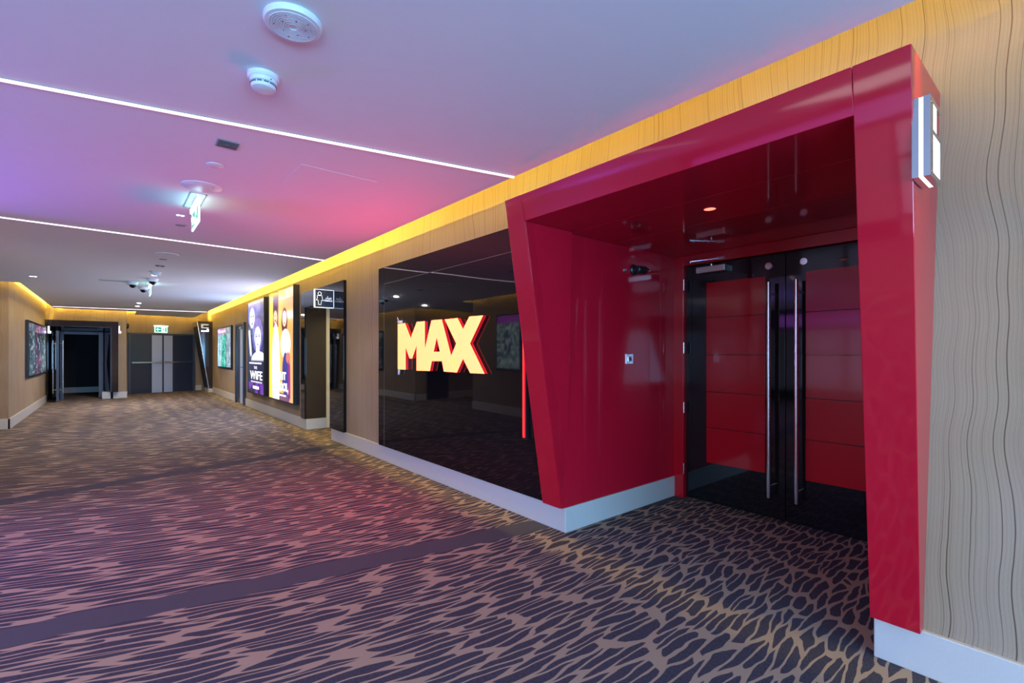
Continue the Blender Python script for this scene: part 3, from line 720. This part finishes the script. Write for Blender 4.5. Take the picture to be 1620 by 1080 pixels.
def fn1(u, v):
    if v < .14: return (.55, .06, .65)
    c = mx((.10, .2, .22), (.45, .6, .55), hn(u*5, v*8, 5)*sst(.2, .5, hn(u*14, v*17, 2)))
    c = mx(c, (.03, .06, .12), sst(1.2, .6, ell(u, v, .5, .5, .22, .24)))
    return mx(c, (.9, 1., 1.), .6*sst(.62, .75, hn(u*16, v*20, 3)))
art('display_image', (-1.548, 8.26, 2.32), (0, 1, 0), DN, .82, 1.24, 30, 44, fn1, t, mat_art('screen_print', 1.4))

# ------------------------------------------------------------------ service door on the right wall
t = thing('door_3', 'slim dark door ajar in the right wall beyond the posters', 'door', (2.80, 15.5, 0), None, 'structure')
obj('door_frame', MB().box(2.76, 2.83, 14.88, 14.96, 0, 2.30).box(2.76, 2.83, 16.03, 16.11, 0, 2.30).box(2.76, 2.83, 14.96, 16.03, 2.22, 2.30), M['slate'], t, bevel=.003)
obj('door_leaf', MB().box(2.795, 2.825, 14.96, 16.03, .01, 2.22), M['slate'], t)
obj('kick_strip', MB().box(2.787, 2.796, 15.20, 15.50, .02, 2.20), M['pale_panel'], t)
h = obj('lever_handle', MB().rod((2.80, 15.16, 1.05), (2.74, 15.16, 1.05), .012, 10).rod((2.74, 15.17, 1.05), (2.74, 15.34, 1.05), .010, 10), M['steel'], t, smooth=True)
obj('closer', MB().box(2.74, 2.79, 15.1, 15.4, 2.12, 2.18), M['steel'], t)

# ------------------------------------------------------------------ exit double door
t = thing('door_4', 'left slate leaf of the far exit doors, pale panel at its right', 'door', EP(.75, 0, 0), None, 'structure')
U0, UM, U1 = .06, 1.10, 2.16
obj('door_leaf', ebox(MB(), U0+.07, UM-.003, .005, .05, .01, 2.10), M['slate'], t)
obj('pale_panel', ebox(MB(), .76, UM-.02, .05, .056, .01, 2.09), M['pale_panel'], t)
def barmb(u0, u1):
    b = ebox(MB(), u0, u1, .10, .125, 1.085, 1.13); ebox(b, u0, u0+.05, .05, .105, 1.08, 1.135); ebox(b, u1-.06, u1, .05, .105, 1.07, 1.145); return b
obj('push_bar', barmb(.16, 1.06), M['steel'], t)
t2 = thing('door_5', 'right slate leaf of the far exit doors, pale panel at its left', 'door', EP(1.6, 0, 0), None, 'structure')
obj('door_leaf', ebox(MB(), UM+.003, U1-.07, .005, .05, .01, 2.10), M['slate'], t2)
obj('pale_panel', ebox(MB(), UM+.03, 1.41, .05, .056, .01, 2.09), M['pale_panel'], t2)
obj('push_bar', barmb(1.14, 2.04), M['steel'], t2)
for z in (.12, .55, 1.6, 2.0): obj('hinge', ebox(MB(), UM-.018, UM+.012, .05, .064, z, z+.06), M['black'], t2)
t3 = thing('door_frame', 'slate blue steel frame around the far exit doors', 'door frame', EP(1.1, 0, 0), None, 'structure')
b = ebox(MB(), U0, U0+.07, 0, .07, 0, 2.16); ebox(b, U1-.07, U1, 0, .07, 0, 2.16); ebox(b, U0+.07, U1-.07, 0, .07, 2.10, 2.16)
obj('frame_bars', b, M['slate_frame'], t3)
skirt('baseboard_exit', ebox(MB(), 2.16, 2.4, 0, .02, 0, .2), 'short stone baseboard right of the exit doors')

# ------------------------------------------------------------------ exit signs
def pict(b, P, w, h, out):
    """running-man, doorway and arrow strokes; P(u, v, w) maps to world"""
    def q(pts, w0=out, w1=out+.002):
        b.add([P(u, v, w0) for u, v in pts] + [P(u, v, w1) for u, v in pts],
              [tuple(range(len(pts)))[::-1], tuple(range(len(pts), 2*len(pts)))] + [(i, (i+1) % len(pts), len(pts)+(i+1) % len(pts), len(pts)+i) for i in range(len(pts))])
    return q
def exit_sign(P, W, H, label, loc, parts=True):
    """P(u, v, w): u along, v up, w out of the face"""
    t = thing('exit_sign', label, 'exit sign', loc, 'green running figure exit signs')
    def bx(u0, u1, v0, v1, w0, w1, b=None):
        b = b or MB()
        return b.hexa([P(u0,v0,w0),P(u1,v0,w0),P(u1,v1,w0),P(u0,v1,w0),P(u0,v0,w1),P(u1,v0,w1),P(u1,v1,w1),P(u0,v1,w1)])
    obj('sign_plate', bx(0, W, 0, H, -.012, .0), M['exit_white'], t)
    for sd in (0, 1):
        w0, w1 = ((.0, .002) if sd == 0 else (-.014, -.012))
        obj('green_field', bx(.06*W, .52*W, .12*H, .88*H, w0, w1), M['exit_green'], t)
        obj('green_field', bx(.82*W, .93*W, .12*H, .88*H, w0, w1), M['exit_green'], t)
        b = bx(.62*W, .66*W, .2*H, .55*H, w0, w1); bx(.66*W, .72*W, .40*H, .70*H, w0, w1, b); bx(.72*W, .78*W, .3*H, .45*H, w0, w1, b); bx(.66*W, .71*W, .76*H, .86*H, w0, w1, b)
        obj('running_figure', b, M['exit_green'], t)
        w2, w3 = ((.002, .004) if sd == 0 else (-.016, -.014))
        b = bx(.24*W, .46*W, .44*H, .56*H, w2, w3)
        v = [(.12, .5), (.26, .22), (.26, .78)]
        b.add([P(a*W, c_*H, w2) for a, c_ in v] + [P(a*W, c_*H, w3) for a, c_ in v], [(2,1,0), (3,4,5), (0,1,4,3), (1,2,5,4), (2,0,3,5)])
        obj('arrow', b, M['exit_white'], t)
    return t, bx
def hang_exit(x, y0, W, zb, H, label):
    P = lambda u, v, w: (x - w, y0 - u, zb + v)
    t, bx = exit_sign(P, W, H, label, (x, y0-W/2, HC))
    obj('housing', bx(.0, W, H, H+.035, -.022, .012), M['exit_lamp'], t)
    obj('ceiling_frame', MB().box(x-.06, x-.052, y0-W-.03, y0+.03, HC-.004, HC).box(x+.052, x+.06, y0-W-.03, y0+.03, HC-.004, HC).box(x-.06, x+.06, y0+.022, y0+.03, HC-.004, HC).box(x-.06, x+.06, y0-W-.03, y0-W-.022, HC-.004, HC), M['grey'], t)
    obj('hanger', MB().box(x-.008, x+.02, y0-W+.02, y0-.02, zb+H+.03, HC), M['white'], t)
hang_exit(.55, 5.24, .46, 2.555, .16, 'nearer glowing exit sign hanging edge-on from the ceiling')
hang_exit(.54, 11.75, .46, 2.55, .16, 'farther glowing exit sign hanging near the dome cameras')
t, bx = exit_sign(lambda u, v, w: EP(.85+u, .04+w, 2.19+v), .40, .225, 'lit green exit sign above the far slate double doors', EP(1.05, .05, 2.19))
obj('housing', bx(-.02, .42, .225, .26, -.03, .02), M['exit_white'], t)
t, bx = exit_sign(lambda u, v, w: (-3.15+u, 13.14-w, 2.25+v), .42, .2, 'exit sign in the side recess, seen mirrored in the black glass', (-2.95, 13.1, 2.25))
t = thing('door_6', 'dark doorway of the side recess, seen mirrored', 'door', (-2.3, 13.2, 0), None, 'structure')
obj('door_leaf', MB().box(-2.66, -1.92, 13.17, 13.21, .01, 2.08), M['bronze'], t)
obj('door_frame', MB().box(-2.68, -2.64, 13.14, 13.22, 0, 2.1).box(-1.94, -1.90, 13.14, 13.22, 0, 2.1).box(-2.68, -1.90, 13.14, 13.22, 2.07, 2.1), M['black'], t)

# ------------------------------------------------------------------ far left black doorway portal (faces the camera)
t = thing('entrance_portal', 'black glossy portal around the open dark doorway at far end', 'portal', (-.7, 19.7, 0))
YF, YW = 19.35, 19.91
def yf(z): return lerp(19.72, YF, (z-.2)/2.2)
def fbar(x0, x1, z0, z1, nm, mat):
    return obj(nm, MB().hexa([(x0, yf(z0), z0), (x1, yf(z0), z0), (x1, YW, z0), (x0, YW, z0), (x0, yf(z1), z1), (x1, yf(z1), z1), (x1, YW, z1), (x0, YW, z1)]), mat, t, bevel=.004)
fbar(-1.525, .125, 2.24, 2.42, 'header', M['bronze'])
fbar(-.07, .125, .22, 2.24, 'side_leg', M['bronze'])
fbar(-1.525, -1.49, .02, 2.24, 'side_leg', M['bronze'])
obj('reveal_panel', MB().hexa([(-.07, yf(.22), .22), (-.03, yf(.22), .22), (-.20, 20.5, .22), (-.245, 20.5, .22), (-.07, yf(2.24), 2.235), (-.03, yf(2.24), 2.235), (-.20, 20.5, 2.235), (-.245, 20.5, 2.235)]), M['navy_gloss'], t)
obj('soffit_panel', MB().hexa([(-1.49, yf(2.2), 2.235), (-.07, yf(2.2), 2.235), (-.24, 20.5, 2.12), (-1.49, 20.5, 2.12), (-1.49, yf(2.2), 2.25), (-.07, yf(2.2), 2.25), (-.24, 20.5, 2.14), (-1.49, 20.5, 2.14)]), M['navy_gloss'], t)
obj('door_frame', MB().box(-.36, -.245, 20.40, 20.5, 0, 2.12).box(-1.20, -.36, 20.40, 20.5, 2.03, 2.12).box(-1.26, -1.18, 20.40, 20.5, 0, 2.12), M['slate_frame'], t, bevel=.003)
obj('side_light', MB().box(-1.53, -1.26, 20.42, 20.46, 0, 2.12), M['black_glass'], t)
skirt('baseboard_far', MB().box(-.27, -.06, 19.86, 20.35, 0, .21), 'small stone plinth under the right leg of the black doorway')
t = thing('door_7', 'open black door leaf with long bar handles at the far doorway', 'door', (-1.25, 19.7, 0), None, 'structure')
obj('door_leaf', MB().box(-1.275, -1.225, 19.30, 20.30, .02, 2.10), M['door_glass'], t, bevel=.003)
obj('door_edge', MB().box(-1.28, -1.22, 19.28, 19.302, .02, 2.10), M['slate_frame'], t)
for sx in (-1, 1):
    h = obj('pull_handle', MB().rod((-1.25+sx*.105, 19.42, .26), (-1.25+sx*.105, 19.42, 1.82), .016, 12), M['steel'], t, smooth=True)
    for z in (.36, 1.72): obj('standoff', MB().rod((-1.25+sx*.02, 19.42, z), (-1.25+sx*.105, 19.42, z), .010, 8), M['steel'], h, smooth=True)
b = MB().box(-1.7, .4, 23.6, 23.7, 0, 2.4).box(-1.62, -1.54, 20.5, 23.6, 0, 2.4).box(-.22, -.14, 20.5, 23.6, 0, 2.4).box(-1.7, .4, 20.0, 23.7, 2.3, 2.4)
struct('wall_vestibule', b, M['far_dark'], 'dark vestibule walls beyond the open far doorway', 'wall')
skirt('baseboard_vestibule', MB().box(-1.54, -.22, 23.57, 23.6, 0, .2), 'faint pale baseboard inside the dark vestibule')
def blade(x0, x1, y, z0, z1, label):
    t = thing('number_sign', label, 'sign', ((x0+x1)/2, y, z0), 'lit screen numbers')
    obj('sign_body', MB().box(x0, x1, y, y+.18, z0, z1), M['chrome'], t, bevel=.003)
    obj('lit_face', MB().box(x0+.004, x1-.004, y-.004, y, z0+.01, z1-.01).box(x0+.01, x1+.03, y-.004, y, z0, z0+(z1-z0)*.3), M['led_soft'], t)
blade(-1.475, -1.425, 19.45, 2.02, 2.26, 'small white lit number blade at left of the far black doorway')
blade(.128, .165, 19.45, 2.06, 2.30, 'small white lit number blade at right of the far black doorway')

# ------------------------------------------------------------------ portal with number 5 on the right wall
t = thing('entrance_portal', 'black tapering portal with number 5 beside the exit doors', 'portal', (2.6, 21.0, 0))
XT, XBt, z0, z1, ya = 2.335, 2.70, .12, 2.60, 20.68
obj('side_leg', MB().prism([(XT, ya, z1), (2.82, ya, z1), (2.82, ya, z0), (XBt, ya, z0)], (0, .06, 0)), M['bronze'], t)
obj('edge_trim', MB().prism([(XT-.006, ya-.004, z1), (XT+.014, ya-.004, z1), (XBt+.014, ya-.004, z0), (XBt-.006, ya-.004, z0)], (0, .02, 0)), M['steel'], t)
def ex5(z): return lerp(XBt, XT, (z-z0)/(z1-z0))
def f5(y0, y1, za, zb): return MB().hexa([(ex5(za), y0, za), (2.83, y0, za), (2.83, y1, za), (ex5(za), y1, za), (ex5(zb), y0, zb), (2.83, y0, zb), (2.83, y1, zb), (ex5(zb), y1, zb)])
obj('header', MB().hexa([(ex5(2.42), ya+.06, 2.42), (2.83, ya+.06, 2.42), (2.83, 22.1, 2.42), (ex5(2.42), 21.98, 2.42), (XT, ya+.06, z1), (2.83, ya+.06, z1), (2.83, 22.1, z1), (XT, 21.98, z1)]), M['steel'], t)
obj('dark_infill', f5(ya+.06, 21.90, z0+.02, 2.42), M['far_dark'], t)
obj('plinth', MB().box(XBt-.01, 2.82, ya-.01, 21.6, 0, z0+.02), M['stone'], t)
obj('blue_reflection', MB().prism([(2.50, ya-.004, 2.20), (2.70, ya-.004, 2.20), (2.70, ya-.004, .95), (2.62, ya-.004, .95)], (0, .002, 0)), M['navy_gloss'], t)  # navy patch paints a blue reflection onto the side face
d5 = digit_sign(2.46, 2.69, ya-.005, 2.22, 2.50, .06, '5', 'chrome and white lit number 5 on the far black portal')
obj('glow_inset', MB().box(2.46, 2.69, ya-.072, ya-.066, 2.22, 2.265).box(2.632, 2.69, ya-.072, ya-.066, 2.265, 2.325), M['led_white'], d5)
obj('glow_inset', MB().box(2.46, 2.69, ya-.072, ya-.066, 2.455, 2.50).box(2.46, 2.517, ya-.072, ya-.066, 2.385, 2.455).box(2.46, 2.69, ya-.072, ya-.066, 2.346, 2.385), M['steel_glow'], d5)  # upper chrome strokes, given a faint glow to read bright

# ------------------------------------------------------------------ ceiling fittings
def disc(nm, x, y, prof, mat, label, cat, group=None, extra=None):
    t = thing(nm, label, cat, (x, y, HC), group)
    obj('cover', MB().lathe((x, y, HC), (0, 0, -1), prof, 40), mat, t, smooth=True)
    if extra: extra(t)
    return t
sx_, sy_ = .556, 2.045
def rings(t):
    for i in range(9):
        r = .016 + i*.0088
        obj('grille_ring', MB().ring((sx_, sy_, HC-.0235), (0, 0, -1), r, r+.0042, .0022, 40), M['white'], t)
    for a in range(10):
        an = 2*PI*a/10+.3; q = .045 if a % 2 else .07
        obj('screw_hole', MB().lathe((sx_+q*math.cos(an), sy_+q*math.sin(an), HC-.0235), (0, 0, -1), [(.0028, 0), (.0028, .003)], 8), M['dark_grey'], t)
disc('ceiling_speaker', sx_, sy_, [(.108, 0), (.109, .012), (.104, .022), (.098, .0225)], M['white'], 'round white ridged ceiling speaker nearest the camera', 'speaker', None, rings)
def smoke_extra(t):
    x, y = .556, 2.54
    obj('detector_head', MB().lathe((x, y, HC-.022), (0, 0, -1), [(.060, 0), (.058, .018), (.050, .020), (.050, .028), (.056, .030), (.050, .042), (.030, .048)], 40), M['white'], t, smooth=True)
    for a in range(12):
        an = 2*PI*a/12
        c = Vector((x+.0565*math.cos(an), y+.0565*math.sin(an), HC-.046)); d = Vector((-math.sin(an), math.cos(an), 0)); n = Vector((math.cos(an), math.sin(an), 0))
        obj('vent_slot', MB().prism([c-d*.010-n*.006, c+d*.010-n*.006, c+d*.010+n*.0005, c-d*.010+n*.0005], (0, 0, -.006)), M['dark_grey'], t)
    obj('indicator', MB().lathe((x+.02, y-.055, HC-.033), (0, -1, 0), [(.003, 0), (.003, .003)], 8), M['dark_grey'], t)
disc('smoke_detector', .556, 2.54, [(.070, 0), (.070, .014), (.064, .022)], M['white'], 'white smoke detector with dark vent slots', 'smoke detector', None, smoke_extra)
t = thing('ceiling_vent', 'small square dark grille plate on the ceiling', 'vent', (.561, 3.515, HC))
obj('vent_plate', MB().box(.50, .622, 3.45, 3.58, HC-.004, HC), M['grey'], t, bevel=.001)
for i in range(6): obj('slat', MB().box(.508, .614, 3.462+i*.019, 3.472+i*.019, HC-.008, HC-.004), M['dark_grey'], t)
obj('hub', MB().lathe((.561, 3.515, HC-.004), (0, 0, -1), [(.014, 0), (.012, .008)], 16), M['dark_grey'], t)
disc('cover_plate', .555, 3.963, [(.054, 0), (.054, .003), (.050, .005)], M['white'], 'small flat round cover plate before the larger disc', 'cover plate')
disc('ceiling_disc', .545, 4.54, [(.140, 0), (.140, .003), (.135, .006)], M['white'], 'large flat round cover just before the nearer exit sign', 'ceiling cover', None,
     lambda t: obj('screw', MB().lathe((.62, 4.50, HC-.006), (0, 0, -1), [(.004, 0), (.004, .002)], 8), M['dark_grey'], t))
def spots(x, y, label, s_=.022, gap=.05):
    t = thing('twin_spotlight', label, 'spotlight', (x, y, HC), 'small twin spotlights')
    obj('trim_plate', MB().box(x-gap, x+gap, y-.035, y+.035, HC-.003, HC), M['white'], t)
    for q in (-1, 1): obj('lens', MB().lathe((x+q*gap*.5, y, HC-.003), (0, 0, -1), [(s_, 0), (s_*.9, .003)], 20), M['spot'], t)
spots(.50, 5.62, 'twin square spotlights just behind the nearer exit sign', .015, .035)
spots(-1.07, 11.74, 'twin spotlights alone at the left of the ceiling', .022)
disc('cover_plate', .54, 6.05, [(.048, 0), (.048, .004), (.042, .007)], M['grey'], 'small round plate behind the nearer exit sign', 'cover plate')
disc('ceiling_disc', .558, 7.96, [(.135, 0), (.135, .004), (.130, .008)], M['white'], 'large flat round cover beyond the second light line', 'ceiling cover')
disc('cover_plate', .546, 8.42, [(.048, 0), (.048, .004), (.042, .007)], M['grey'], 'small round plate just beyond the farther large disc', 'cover plate')
t = thing('ceiling_vent', 'small dark twin-slot plate far along the ceiling', 'vent', (.549, 9.065, HC))
obj('vent_plate', MB().box(.49, .61, 9.01, 9.12, HC-.006, HC), M['grey'], t)
for q in (-1, 1): obj('slot', MB().lathe((.55+q*.03, 9.065, HC-.006), (0, 0, -1), [(.022, 0), (.020, .008)], 16), M['black'], t)
disc('smoke_detector', .548, 9.85, [(.070, 0), (.070, .014), (.060, .022), (.055, .05), (.03, .055)], M['white'], 'distant white smoke detector before the dome cameras', 'smoke detector')
disc('ceiling_downlight', .548, 10.20, [(.055, 0), (.055, .004)], M['white'], 'small bright downlight between detector and dome cameras', 'downlight', None,
     lambda t: obj('lens', MB().lathe((.548, 10.20, HC-.004), (0, 0, -1), [(.045, 0), (.04, .008)], 20), M['spot'], t))
def dome(x, y, label):
    t = thing('dome_camera', label, 'camera', (x, y, HC), 'black dome cameras')
    obj('dome_base', MB().lathe((x, y, HC), (0, 0, -1), [(.085, 0), (.085, .02), (.070, .055)], 28), M['white'], t, smooth=True)
    obj('dome_glass', MB().lathe((x, y, HC-.055), (0, 0, -1), [(.055, 0), (.050, .025), (.034, .045), (.012, .055)], 24), M['black_glass'], t, smooth=True)
dome(.546, 10.75, 'dome camera just before the farther exit sign')
dome(.283, 11.5, 'dome camera left of the farther exit sign')
dome(.47, 12.25, 'dome camera just beyond the farther exit sign')
t = thing('slot_diffuser', 'long thin dark slot in the ceiling left of the dome cameras', 'vent', (.2, 11.4, HC))
obj('slot_plate', MB().box(-.20, .16, 11.48, 11.53, HC-.006, HC), M['grey'], t)
obj('slot_gap', MB().box(-.19, .15, 11.495, 11.515, HC-.008, HC-.006), M['dark_grey'], t)
for y, l_ in ((16.2, 'nearer of two tiny lit downlights at the corridor end'), (17.3, 'farther of two tiny lit downlights at the corridor end')):
    disc('ceiling_downlight', .53, y, [(.06, 0), (.06, .004)], M['white'], l_, 'downlight', None,
         lambda t, y=y: obj('lens', MB().lathe((.53, y, HC-.004), (0, 0, -1), [(.05, 0), (.045, .008)], 20), M['spot'], t))
for (x, y, e) in ((.548, 10.2, 16), (.53, 16.2, 60), (.53, 17.3, 60), (-1.07, 11.74, 16), (.50, 5.62, 6)):
    area('downlight_lamp', (x, y, HC-.03), (0, 0, 0), .09, .09, (.95, .93, 1.), e)
# seam of an access hatch
t = thing('access_hatch', 'faint square hatch joint in the ceiling beside the pink glow', 'hatch', (1.3, 4.2, HC))
obj('hatch_panel', MB().box(1.02, 1.58, 3.55, 4.15, HC-.0015, HC), M['ceiling'], t)
